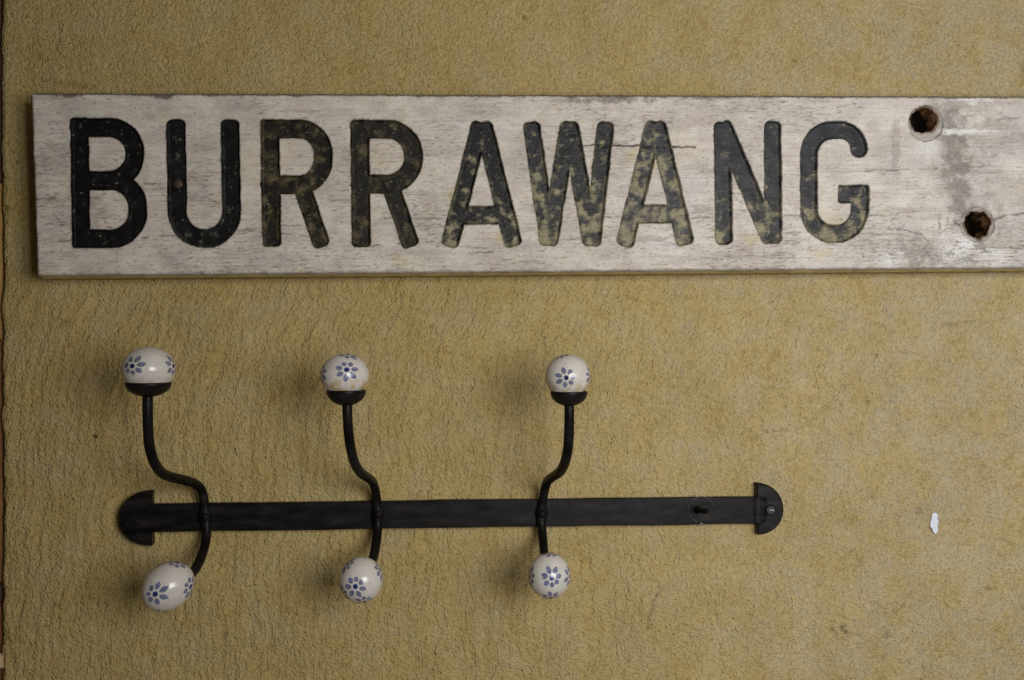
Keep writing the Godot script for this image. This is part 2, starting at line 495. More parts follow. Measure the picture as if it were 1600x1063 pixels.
func build_sign() -> void:
	origin = at(57, 432, FACE)
	var sign_board := Node3D.new()
	sign_board.name = "sign"
	sign_board.position = origin
	sign_board.rotation.z = TILT
	add_child(sign_board)
	tag(sign_board, "long weathered white timber board with black carved letters BURRAWANG", "sign")

	# letters, from the plan into board metres
	var all := letters()
	for L in all:
		var lo := Vector2(9, 9)
		var hi := Vector2(-9, -9)
		for s in L.s:
			var scale: float = (bl(s[0].x + 10.0, s[0].y) - bl(s[0].x, s[0].y)).x / 10.0
			s[0] = bl(s[0].x, s[0].y)
			s[1] = bl(s[1].x, s[1].y)
			s[2] *= scale
			if s[3] > 0.0: s[3] = s[3] * scale
			for e in 2:
				lo = lo.min(s[e] - Vector2.ONE * (s[2] + 0.003))
				hi = hi.max(s[e] + Vector2.ONE * (s[2] + 0.003))
		L.lo = lo
		L.hi = hi
	var nx := int(BOARD_L / CELL)
	var ny := int(BOARD_H / CELL) + 1
	var dy := BOARD_H / (ny - 1)
	var count := nx * ny
	var px := PackedFloat32Array(); px.resize(count)
	var sd := PackedFloat32Array(); sd.resize(count); sd.fill(1.0)
	var who := PackedInt32Array(); who.resize(count); who.fill(-1)
	var hole := PackedFloat32Array(); hole.resize(count); hole.fill(1.0)
	var z := PackedFloat32Array(); z.resize(count)
	var cb := PackedColorArray(); cb.resize(count)
	var cl := PackedColorArray(); cl.resize(count)
	var yy := PackedFloat32Array(); yy.resize(count)

	var wob := noise(31, 55.0, 2)
	var jag := noise(50, 300.0, 2)
	var fibre := noise(32, 330.0, 2)
	var fibre_b := noise(33, 640.0)
	var hair := noise(34, 620.0, 2)
	var dirt := noise(35, 18.0, 4)
	var blot := noise(36, 75.0, 3)
	var fine := noise(37, 900.0)
	var stain := noise(38, 60.0, 3)
	var wearn := noise(39, 105.0, 3)
	var wearf := noise(41, 430.0, 2)
	var edge_n := noise(42, 60.0, 3)
	var peel := noise(43, 42.0, 3)
	var zone := noise(44, 9.0, 2)
	var long_a := noise(46, 120.0, 2)
	var long_b := noise(47, 560.0, 2)

	var h1 := bl(1444, 188)
	var h2 := bl(1528, 351)
	var g1 := bl(1447, 193)
	var g2 := bl(1527, 351)
	var unit := (bl(1460, 250) - bl(1450, 250)).x / 10.0
	var cracks := []
	for c in [[903, 227, 1086, 230, 1.3, 1.0], [870, 208, 905, 209, 0.5, 0.6], [860, 207, 930, 208, 0.5, 0.4], [690, 343, 760, 340, 0.5, 0.5], [300, 352, 520, 372, 0.6, 0.5], [225, 286, 250, 287, 0.7, 0.6], [50, 312, 108, 310, 0.5, 0.6], [52, 352, 140, 351, 0.5, 0.5], [70, 377, 112, 376, 0.8, 0.7], [225, 372, 470, 352, 0.4, 0.5], [578, 384, 640, 380, 0.6, 0.7], [690, 385, 760, 388, 0.5, 0.5], [640, 352, 700, 356, 0.4, 0.4], [1352, 268, 1470, 263, 0.6, 0.6], [1480, 340, 1500, 352, 0.8, 0.8], [1545, 344, 1600, 332, 0.8, 0.7], [1550, 388, 1610, 386, 0.6, 0.6], [1360, 338, 1420, 333, 0.5, 0.5], [1080, 342, 1118, 338, 0.6, 0.6], [1225, 336, 1252, 338, 0.6, 0.6], [1560, 185, 1600, 186, 0.5, 0.5], [1385, 355, 1440, 366, 0.5, 0.6], [940, 340, 968, 338, 0.6, 0.6], [1085, 370, 1120, 372, 0.5, 0.5], [730, 397, 770, 394, 0.5, 0.6], [830, 392, 850, 391, 0.7, 0.7], [985, 312, 1010, 308, 0.5, 0.5], [1230, 275, 1260, 272, 0.4, 0.4], [600, 340, 690, 343, 0.4, 0.5], [1140, 300, 1160, 318, 0.4, 0.4]]:
		cracks.append([bl(c[0], c[1]), bl(c[2], c[3]), c[4], c[5]])
	# places where the paint is thin, dirty or gone: [px, py, rx, ry, strength, tone]   tone 0 grey dirt, 1 bare dark timber, 2 yellow, 3 clean white
	var blots := []
	for c in [[1490, 230, 26, 60, 0.95, 0], [1498, 300, 20, 75, 0.9, 0], [1440, 395, 44, 28, 0.8, 0], [1475, 190, 34, 40, 0.45, 0], [1545, 215, 60, 34, 0.35, 0], [1530, 345, 46, 44, 0.45, 0], [1400, 235, 8, 55, 0.55, 0], [1510, 165, 50, 14, 0.5, 0], [1570, 300, 40, 30, 0.35, 0], [960, 156, 70, 6, 1.0, 0], [1110, 153, 40, 4, 0.9, 0], [107, 148, 12, 5, 1.0, 1], [258, 151, 14, 4, 0.9, 1], [710, 310, 14, 30, 0.7, 2], [1000, 250, 30, 20, 0.7, 2], [600, 245, 28, 28, 0.4, 2], [450, 245, 22, 25, 0.25, 2], [390, 255, 16, 40, 0.35, 2], [780, 370, 14, 12, 0.6, 2], [630, 408, 26, 10, 0.5, 2], [1175, 372, 22, 12, 0.6, 2], [1300, 345, 30, 16, 0.45, 2], [1280, 395, 18, 10, 0.5, 2], [1060, 240, 40, 30, 0.25, 2], [1500, 385, 34, 22, 1.0, 3], [1390, 405, 26, 12, 0.8, 3], [1500, 206, 60, 5, 0.9, 3], [1510, 155, 22, 9, 0.9, 3], [1555, 400, 30, 12, 0.8, 3], [1450, 230, 26, 14, 0.6, 3], [1080, 300, 26, 50, 0.35, 3], [1040, 380, 50, 20, 0.4, 3], [760, 200, 60, 20, 0.25, 3], [470, 305, 60, 50, 0.4, 4], [520, 330, 40, 60, 0.4, 4], [650, 330, 40, 60, 0.5, 4], [1100, 320, 24, 70, 0.5, 4], [920, 370, 60, 30, 0.45, 4], [1240, 330, 20, 60, 0.4, 4], [150, 395, 70, 20, 0.35, 4], [680, 250, 20, 60, 0.4, 4], [1420, 380, 60, 30, 0.5, 4]]:
		blots.append([bl(c[0], c[1]), Vector2(c[2], c[3]) * unit, c[4], c[5]])
	var flakes := []     # bare grey flakes below the right hand hole
	for c in [[1532, 385, 9, 9], [1543, 394, 12, 3], [1508, 405, 10, 4], [1530, 409, 26, 1.6], [1485, 396, 8, 3], [1498, 378, 4, 2], [1468, 350, 2.5, 9], [1558, 342, 9, 3.5]]:
		flakes.append([bl(c[0], c[1]), Vector2(c[2], c[3]) * unit])

	var white := Color(0.66, 0.61, 0.545)
	var clean := Color(0.70, 0.69, 0.68)
	var dirty := Color(0.31, 0.285, 0.26)
	var timber := Color(0.115, 0.095, 0.085)
	var yellow := Color(0.56, 0.46, 0.24)
	var pinkish := Color(0.52, 0.45, 0.42)

	for j in ny:
		var y := j * dy
		var left := -0.0029 * y / BOARD_H
		for i in nx:
			var x := left + i * CELL
			var o := j * nx + i
			px[o] = x
			yy[o] = y
			var rc := 0.0036
			var cy := clampf(y, rc, BOARD_H - rc)
			if x - left < rc and y != cy:
				var from := Vector2(x - left - rc, y - cy)
				if from.length() > rc:
					from = from.normalized() * rc
					px[o] = left + rc + from.x
					yy[o] = cy + from.y
			var p := Vector2(x, y)
			var pw := p + Vector2(wob.get_noise_2d(x, y), wob.get_noise_2d(x + 4.0, y)) * 0.0004
			# --- letters
			var d := 1.0
			for k in all.size():
				var L: Dictionary = all[k]
				if x > L.lo.x and x < L.hi.x and y > L.lo.y and y < L.hi.y:
					var dk := letter_distance(pw, L.s)
					if dk < d:
						d = dk
						who[o] = k
			d += 0.00010 * jag.get_noise_2d(x, y)
			sd[o] = d
			# --- holes
			var hd := 1.0
			var ring := 1.0
			if x > h1.x - 0.03:
				var a1 := (p - h1).angle()
				var a2 := (p - h2).angle()
				hd = minf(p.distance_to(h1) - unit * (19.8 + 1.2 * sin(a1 * 2.0 + 1.0) + 0.6 * sin(a1 * 5.0 + 0.5)), p.distance_to(h2) - unit * (20.2 + 0.8 * sin(a2 * 3.0) + 0.4 * sin(a2 * 7.0)))
				hd += 0.0008 * jag.get_noise_2d(x, y)
				ring = minf(p.distance_to(g1) - unit * 27.5, p.distance_to(g2) - unit * 27.0) + 0.0006 * jag.get_noise_2d(x * 0.6, y * 0.6)
			hole[o] = hd
			# --- relief
			var near_edge := minf(minf(x - left, y), BOARD_H - y)
			var round_r := 0.0028 + 0.0012 * edge_n.get_noise_2d(x, y)
			var zz := 0.0
			if near_edge < round_r:
				var t := 1.0 - near_edge / round_r
				zz -= round_r * (1.0 - sqrt(maxf(0.0, 1.0 - t * t)))
			var fb := fibre.get_noise_2d(x * 0.06, y)
			var fb2 := fibre_b.get_noise_2d(x * 0.05 + 2.0, y)
			var rough_zone := clampf(0.45 + 1.1 * zone.get_noise_2d(x, y * 1.5) + 0.5 * smoothstep(0.09, 0.03, y), 0.1, 1.2)
			zz += rough_zone * (0.25 if d < 0.0 else 1.0) * (0.00013 * fb + 0.00010 * fb2) + 0.0004 * dirt.get_noise_2d(x * 0.5, y * 0.5) + 0.00006 * fine.get_noise_2d(x * 0.5, y)
			var groove := smoothstep(0.00035, -0.0014, d)
			zz -= 0.0032 * groove
			zz -= 0.0010 * smoothstep(0.0, -0.0008, ring)
			# --- colour of the painted timber
			var dn := dirt.get_noise_2d(x, y)
			var c := mixc(white, dirty, 0.13 + 0.55 * dn + 0.30 * blot.get_noise_2d(x * 0.35, y) + 0.22 * wearf.get_noise_2d(x * 0.4, y))
			c = mixc(c, pinkish, 0.55 * smoothstep(-0.1, 0.4, blot.get_noise_2d(x * 0.5 + 7.0, y)))
			c = mixc(c, yellow, 0.30 * smoothstep(0.15, 0.6, stain.get_noise_2d(x, y)) * smoothstep(0.7, 0.2, x))
			c = mixc(c, Color(0.47, 0.455, 0.44), 0.75 * smoothstep(0.50, 0.80, x) * (0.75 + dn))
			var hairline := 0.0
			for b in blots:
				var q: Vector2 = (p - b[0]) / b[1]
				if q.length_squared() > 2.6: continue
				var f: float = smoothstep(1.25, 0.35, q.length() + 0.75 * peel.get_noise_2d(x * 2.2, y * 2.2) + 0.25 * wearf.get_noise_2d(x, y)) * b[2]
				match int(b[3]):
					0: c = mixc(c, Color(0.225, 0.20, 0.182), f * (0.85 + 0.35 * wearf.get_noise_2d(x * 0.5, y)))
					1: c = mixc(c, timber, f)
					2: c = mixc(c, yellow, f * (0.75 + 0.8 * wearn.get_noise_2d(x, y)))
					3: c = mixc(c, clean, f)
					4: hairline += 0.35 * f
			var hn := hair.get_noise_2d(x * 0.075 + 0.02 * zone.get_noise_2d(x * 3.0, y * 3.0), y) + 0.35 * fine.get_noise_2d(x * 0.12, y)
			var crackle := smoothstep(0.62 - 0.50 * hairline - 0.20 * rough_zone * rough_zone, 0.90 - 0.2 * hairline, hn)
			c = mixc(c, Color(0.16, 0.125, 0.105), 0.8 * crackle)
			zz -= 0.00022 * crackle
			# the grain of the timber, long and nearly straight, showing through the paint
			var ring_line := absf(long_a.get_noise_2d(x * 0.016 + 0.006 * zone.get_noise_2d(x, y), y + 0.0012 * wob.get_noise_2d(x * 0.25, 1.0)))
			var ring_fine := long_b.get_noise_2d(x * 0.02, y)
			var bare := clampf(0.35 + 0.9 * peel.get_noise_2d(x * 0.35 + 5.0, y) + 0.4 * rough_zone, 0.0, 1.0)
			c = mixc(c, Color(0.27, 0.225, 0.185), bare * (0.60 * smoothstep(0.07, 0.0, ring_line) + 0.40 * smoothstep(0.18, 0.6, ring_fine)))
			zz -= 0.00012 * bare * smoothstep(0.07, 0.0, ring_line)
			c = mixc(c, Color(0.36, 0.30, 0.22), 0.36 * smoothstep(0.18, 0.6, stain.get_noise_2d(x * 0.4 + 3.0, y * 0.8) + 0.35 * smoothstep(0.60, 0.85, x) - 0.1))
			var dots := smoothstep(0.46, 0.80, wearf.get_noise_2d(x * 0.22, y * 1.5) + 0.25 * dn + 0.20 * rough_zone - 0.08)
			c = mixc(c, Color(0.14, 0.11, 0.09), 0.65 * dots)
			c *= 1.0 + 0.10 * fine.get_noise_2d(x * 0.3, y) + 0.07 * fb
			for k in cracks:
				var ca: Vector2 = k[0]
				var cbb: Vector2 = k[1]
				if x < ca.x - 0.003 or x > cbb.x + 0.003 or absf(y - (ca.y + cbb.y) * 0.5) > 0.008: continue
				var q := p + Vector2(0, 0.0010 * wob.get_noise_2d(x * 0.9 + 9.0, ca.y * 40.0) + 0.0006 * jag.get_noise_2d(x * 0.5, 2.0))
				var dist := Geometry2D.get_closest_point_to_segment(q, ca, cbb).distance_to(q)
				var width := 0.0006 * (0.8 + 0.9 * jag.get_noise_2d(x * 0.35, 5.0))
				var f := smoothstep(width + 0.0005, width * 0.3, dist) * float(k[3]) * (1.0 if float(k[3]) > 0.85 else smoothstep(-0.45, 0.15, jag.get_noise_2d(x * 0.22, ca.y * 90.0)))
				c = mixc(c, Color(0.05, 0.038, 0.03), f)
				zz -= 0.0009 * f * float(k[2])
			for k in flakes:
				var q: Vector2 = (p - k[0]) / k[1]
				if q.length_squared() > 2.5: continue
				var f := 0.75 * smoothstep(1.15, 0.75, q.length() + 1.0 * wearf.get_noise_2d(x * 0.6, y) + 0.5 * wearn.get_noise_2d(x, y))
				c = mixc(c, Color(0.24, 0.225, 0.215), f)
				zz -= 0.0002 * f
			# grime that the bolt heads left, and torn fibres round the holes
			if ring < 0.004:
				c = mixc(c, Color(0.30, 0.265, 0.235), 0.55 * smoothstep(0.0006, -0.0006, ring))
				c = mixc(c, Color(0.06, 0.05, 0.04), 0.8 * smoothstep(0.0007, 0.0, absf(ring)) * smoothstep(-0.35, 0.3, wearn.get_noise_2d(x, y)))
				c = mixc(c, Color(0.10, 0.055, 0.03), smoothstep(0.0022, 0.0, hd + 0.0016 * wearn.get_noise_2d(x, y)))
			# worn edges
			var e := near_edge / (0.0021 + 0.0024 * maxf(0.0, edge_n.get_noise_2d(x, y * 0.4) + 0.1))
			c = mixc(c, mixc(timber, Color(0.20, 0.16, 0.11), 0.5 + edge_n.get_noise_2d(x * 3.0, y)), (0.45 if y < 0.01 else 0.92) * smoothstep(1.0, 0.45, e + 0.25 * wearf.get_noise_2d(x, y)))
			# paint that crept over the rims of the letters
			if d < 0.0016:
				c = mixc(c, Color(0.10, 0.085, 0.06), smoothstep(0.0011, 0.0001, d + 0.0007 * wearf.get_noise_2d(x, y)) * 0.75)
				c = mixc(c, Color(0.62, 0.58, 0.50), smoothstep(0.25, 0.45, peel.get_noise_2d(x * 1.6 + 3.0, y)) * smoothstep(0.0012, 0.0004, d) * 0.8)
			c.a = 1.0
			cb[o] = c
			# --- colour inside the letters
			if d < 0.0015 and who[o] >= 0:
				var L: Dictionary = all[who[o]]
				var t := clampf((0.114 - y) / 0.095, 0.0, 1.0)
				var w: float = lerpf(L.wear[0], L.wear[1], t * t * 0.6 + t * 0.4)
				var wn := wearn.get_noise_2d(x, y) * (1.0 - 0.5 * float(L.fine)) + wearf.get_noise_2d(x, y) * (0.02 + 0.50 * float(L.fine))
				wn = wn * 0.55 + 0.60 * blot.get_noise_2d(x * 0.9 + 5.0, y * 0.8) + 0.16 * wearf.get_noise_2d(x * 0.3, y * 1.4)
				var f := smoothstep(0.52 - w * 0.95, 1.02 - w * 0.80, wn + 0.14)
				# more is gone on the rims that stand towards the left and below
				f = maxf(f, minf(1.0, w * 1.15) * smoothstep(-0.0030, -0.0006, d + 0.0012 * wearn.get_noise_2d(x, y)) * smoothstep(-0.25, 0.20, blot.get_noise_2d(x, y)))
				var k := mixc(L.base, L.base * 1.9, 0.5 + 0.9 * blot.get_noise_2d(x + 2.0, y))
				k = mixc(k, L.patch, f * (0.82 + 0.35 * fine.get_noise_2d(x, y) + 0.25 * wearf.get_noise_2d(x * 1.3, y)))
				k = mixc(k, L.patch * 0.40, 0.40 * w * smoothstep(-0.1, 0.5, wearf.get_noise_2d(x * 0.5 + 9.0, y * 0.8)))
				k = mixc(k, Color(0.42, 0.39, 0.32), smoothstep(0.56, 0.78, wearf.get_noise_2d(x * 0.5 + 3.0, y * 0.5)) * 0.34)
				k.a = 1.0
				cl[o] = k
				z[o] = zz + 0.00012 * wearn.get_noise_2d(x, y) + 0.00012 * f
			else:
				cl[o] = c
				z[o] = zz

	# normals from the relief
	var nn := PackedVector3Array(); nn.resize(count)
	for j in ny:
		for i in nx:
			var a := j * nx + maxi(i - 1, 0)
			var b := j * nx + mini(i + 1, nx - 1)
			var c := maxi(j - 1, 0) * nx + i
			var d := mini(j + 1, ny - 1) * nx + i
			nn[j * nx + i] = Vector3(-(z[b] - z[a]) / (px[b] - px[a]), -(z[d] - z[c]) / (yy[d] - yy[c]), 1.0).normalized()

	# cut the sheet along the letter outlines and round the holes
	var bins: Array = []
	for k in all.size() + 1:
		bins.append({"v": PackedVector3Array(), "n": PackedVector3Array(), "c": PackedColorArray(), "ix": PackedInt32Array()})
	var shared: Array = []
	for k in 2:
		var a := PackedInt32Array(); a.resize(count); a.fill(-1)
		shared.append(a)
	for j in ny - 1:
		for i in nx - 1:
			var q := [j * nx + i, j * nx + i + 1, (j + 1) * nx + i + 1, (j + 1) * nx + i]
			var s0 := sd[q[0]]
			var s1 := sd[q[1]]
			var s2 := sd[q[2]]
			var s3 := sd[q[3]]
			var hmin := minf(minf(hole[q[0]], hole[q[1]]), minf(hole[q[2]], hole[q[3]]))
			var hmax := maxf(maxf(hole[q[0]], hole[q[1]]), maxf(hole[q[2]], hole[q[3]]))
			if hmax <= 0.0: continue
			var any_in := s0 <= 0.0 or s1 <= 0.0 or s2 <= 0.0 or s3 <= 0.0
			var all_in := s0 <= 0.0 and s1 <= 0.0 and s2 <= 0.0 and s3 <= 0.0
			if hmin < 0.0:
				add_poly(bins[0], clip_cell(q, hole, 1.0), px, yy, z, nn, cb)
			elif not any_in or all_in:
				var id := 0
				if all_in: id = maxi(maxi(who[q[0]], who[q[1]]), maxi(who[q[2]], who[q[3]])) + 1
				var B: Dictionary = bins[id]
				var sh: PackedInt32Array = shared[1 if all_in else 0]
				var n4 := [0, 0, 0, 0]
				for k in 4:
					var o: int = q[k]
					if sh[o] < 0:
						sh[o] = B.v.size()
						B.v.append(Vector3(px[o], yy[o], z[o]))
						B.n.append(nn[o])
						B.c.append(cl[o] if all_in else cb[o])
					n4[k] = sh[o]
				shared[1 if all_in else 0] = sh
				B.ix.append_array([n4[0], n4[2], n4[1], n4[0], n4[3], n4[2]])
			else:
				var id := maxi(maxi(who[q[0]], who[q[1]]), maxi(who[q[2]], who[q[3]])) + 1
				add_poly(bins[0], clip_cell(q, sd, 1.0), px, yy, z, nn, cb)
				add_poly(bins[id], clip_cell(q, sd, -1.0), px, yy, z, nn, cl)
	var paint := mat(Color.WHITE, 0.62, 0.0, 0.4, true)
	# the sides of the board go down to the wall; the lower side is sawn at a slant and shows
	var B: Dictionary = bins[0]
	var rim: Array[int] = []
	for i in nx: rim.append(i)
	for j in range(1, ny): rim.append(j * nx + nx - 1)
	for i in range(nx - 2, -1, -1): rim.append((ny - 1) * nx + i)
	for j in range(ny - 2, 0, -1): rim.append(j * nx)
	var sides := {"v": PackedVector3Array(), "n": PackedVector3Array(), "c": PackedColorArray(), "ix": PackedInt32Array()}
	var sawn := noise(45, 90.0, 3)
	var bottom_tone := Color(0.46, 0.34, 0.135)
	for k in rim.size():
		var o := rim[k]
		var x := px[o]
		var y := yy[o]
		var outward := Vector3(0, 0, 0)
		if o < nx: outward.y -= 1
		if o >= (ny - 1) * nx: outward.y += 1
		if o % nx == 0: outward.x -= 1
		if o % nx == nx - 1: outward.x += 1
		var slant := 0.0012 if o < nx else 0.0
		outward = outward.normalized()
		for r in 6:
			var t := r / 5.0
			var depth := lerpf(z[o], -FACE + 0.0004, t)
			var q := Vector3(x, y, depth) + outward * (slant * smoothstep(0.0, 0.16, t) + 0.0004 * sawn.get_noise_2d(x, t * 0.02))
			sides.v.append(q)
			sides.n.append((outward + Vector3(0, 0, 0.6 if slant > 0.0 and r < 2 else 0.0)).normalized())
			var tone := mixc(bottom_tone, Color(0.20, 0.14, 0.07), 0.30 + 0.8 * sawn.get_noise_2d(x * 0.4, t * 0.03)) if o < nx else Color(0.20, 0.165, 0.125) * (1.0 + 0.4 * sawn.get_noise_2d(x, y + t * 0.02))
			if r == 0 and o >= nx: tone = cb[o]
			tone.a = 1.0
			sides.c.append(tone)
		var k2 := (k + 1) % rim.size()
		for r in 5:
			var a := k * 6 + r
			var b := k2 * 6 + r
			sides.ix.append_array([a, b, a + 1, b, b + 1, a + 1])
	var base: int = B.v.size()
	B.v.append_array(sides.v)
	B.n.append_array(sides.n)
	B.c.append_array(sides.c)
	for k in sides.ix: B.ix.append(base + k)
	put("board", mesh_of(B.v, B.n, B.c, PackedVector2Array(), B.ix), paint, sign_board)
	var ink := mat(Color.WHITE, 0.40, 0.0, 0.22, true)
	for k in all.size():
		var G: Dictionary = bins[k + 1]
		var o := put("letter", mesh_of(G.v, G.n, G.c, PackedVector2Array(), G.ix), ink, sign_board)
		o.set_meta("label", "carved black letter " + all[k].t)
	# bolt holes: brown timber inside
	for hh in [[h1, 21.5], [h2, 22.3]]:
		var o := put("bolt_hole", bore(hh[0], hh[1] * unit, 0.032), mat(Color.WHITE, 0.85, 0.0, 0.2, true), sign_board)
		o.set_meta("label", "dark bolt hole through the board")
	# a rusty screw sunk in the letter U
	var sp := bl(277, 287)
	var screw := put("screw", lathe([[0.0, 0.0009], [0.0019, 0.0009], [0.0032, 0.0004], [0.0036, -0.0004], [0.0036, -0.002]], 24), mat(Color(0.075, 0.042, 0.026), 0.6, 0.3), sign_board)
	screw.transform = Transform3D(Basis(Vector3.RIGHT, PI / 2), Vector3(sp.x, sp.y, -0.0030))
	screw.set_meta("label", "small rusty screw head in the letter U")


func clip_cell(q: Array, f: PackedFloat32Array, side: float) -> Array:     # the piece of a cell where side * f > 0: [a, b, t] points
	var out: Array = []
	for k in 4:
		var a: int = q[k]
		var b: int = q[(k + 1) % 4]
		var fa := f[a] * side
		var fb := f[b] * side
		if fa > 0.0: out.append([a, a, 0.0])
		if (fa > 0.0) != (fb > 0.0): out.append([a, b, fa / (fa - fb)])
	return out


func add_poly(B: Dictionary, poly: Array, px: PackedFloat32Array, yy: PackedFloat32Array, z: PackedFloat32Array, nn: PackedVector3Array, cc: PackedColorArray) -> void:
	if poly.size() < 3: return
	var base: int = B.v.size()
	for p in poly:
		var a: int = p[0]
		var b: int = p[1]
		var t: float = p[2]
		B.v.append(Vector3(lerpf(px[a], px[b], t), lerpf(yy[a], yy[b], t), lerpf(z[a], z[b], t)))
		B.n.append(nn[a].lerp(nn[b], t).normalized())
		B.c.append(cc[a].lerp(cc[b], t))
	for k in range(1, poly.size() - 1):
		B.ix.append_array([base, base + k + 1, base + k])


func bore(at2: Vector2, r: float, depth: float) -> ArrayMesh:
	var v := PackedVector3Array()
	var n := PackedVector3Array()
	var c := PackedColorArray()
	var ix := PackedInt32Array()
	var rough := noise(61, 220.0, 3)
	var seg := 48
	var rows := 14
	for j in rows + 1:
		for i in seg + 1:
			var a := TAU * (i % seg) / seg
			var t := float(j) / rows
			var e := Vector2(cos(a), sin(a))
			var w := rough.get_noise_3d(e.x * 0.008, e.y * 0.008, t * 0.03 + at2.x)
			var rr := r * (1.03 - 0.10 * t + 0.09 * w * smoothstep(0.05, 0.3, t))
			if j == rows: rr = 0.0
			v.append(Vector3(at2.x + e.x * rr, at2.y + e.y * rr, -0.0006 - depth * minf(t * 1.08, 1.0)))
			n.append(Vector3(-e.x, -e.y, 0.35).normalized() if j < rows else Vector3(0, 0, 1))
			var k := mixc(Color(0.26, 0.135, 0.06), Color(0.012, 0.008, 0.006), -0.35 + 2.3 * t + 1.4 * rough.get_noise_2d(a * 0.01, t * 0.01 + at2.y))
			k.a = 1.0
			c.append(k)
	for j in rows:
		for i in seg:
			var o := j * (seg + 1) + i
			ix.append_array([o, o + seg + 1, o + 1, o + 1, o + seg + 1, o + seg + 2])
	return mesh_of(v, n, c, PackedVector2Array(), ix)


func lathe(profile: Array, seg: int) -> ArrayMesh:       # [radius, height] pairs about the y axis, from the top down
	var st := SurfaceTool.new()
	st.begin(Mesh.PRIMITIVE_TRIANGLES)
	st.set_smooth_group(1)
	for i in seg:
		var a0 := TAU * i / seg
		var a1 := TAU * (i + 1) / seg
		for k in profile.size() - 1:
			var p: Array = profile[k]
			var q: Array = profile[k + 1]
			var p0 := Vector3(cos(a0) * p[0], p[1], sin(a0) * p[0])
			var p1 := Vector3(cos(a1) * p[0], p[1], sin(a1) * p[0])
			var q0 := Vector3(cos(a0) * q[0], q[1], sin(a0) * q[0])
			var q1 := Vector3(cos(a1) * q[0], q[1], sin(a1) * q[0])
			if p[0] > 0.0: for w in [p0, p1, q0]: st.add_vertex(w)
			if q[0] > 0.0: for w in [p1, q1, q0]: st.add_vertex(w)
	st.generate_normals()
	return st.commit()


# ---------------------------------------------------------------- the coat rack

var iron: StandardMaterial3D
var rack: Node3D

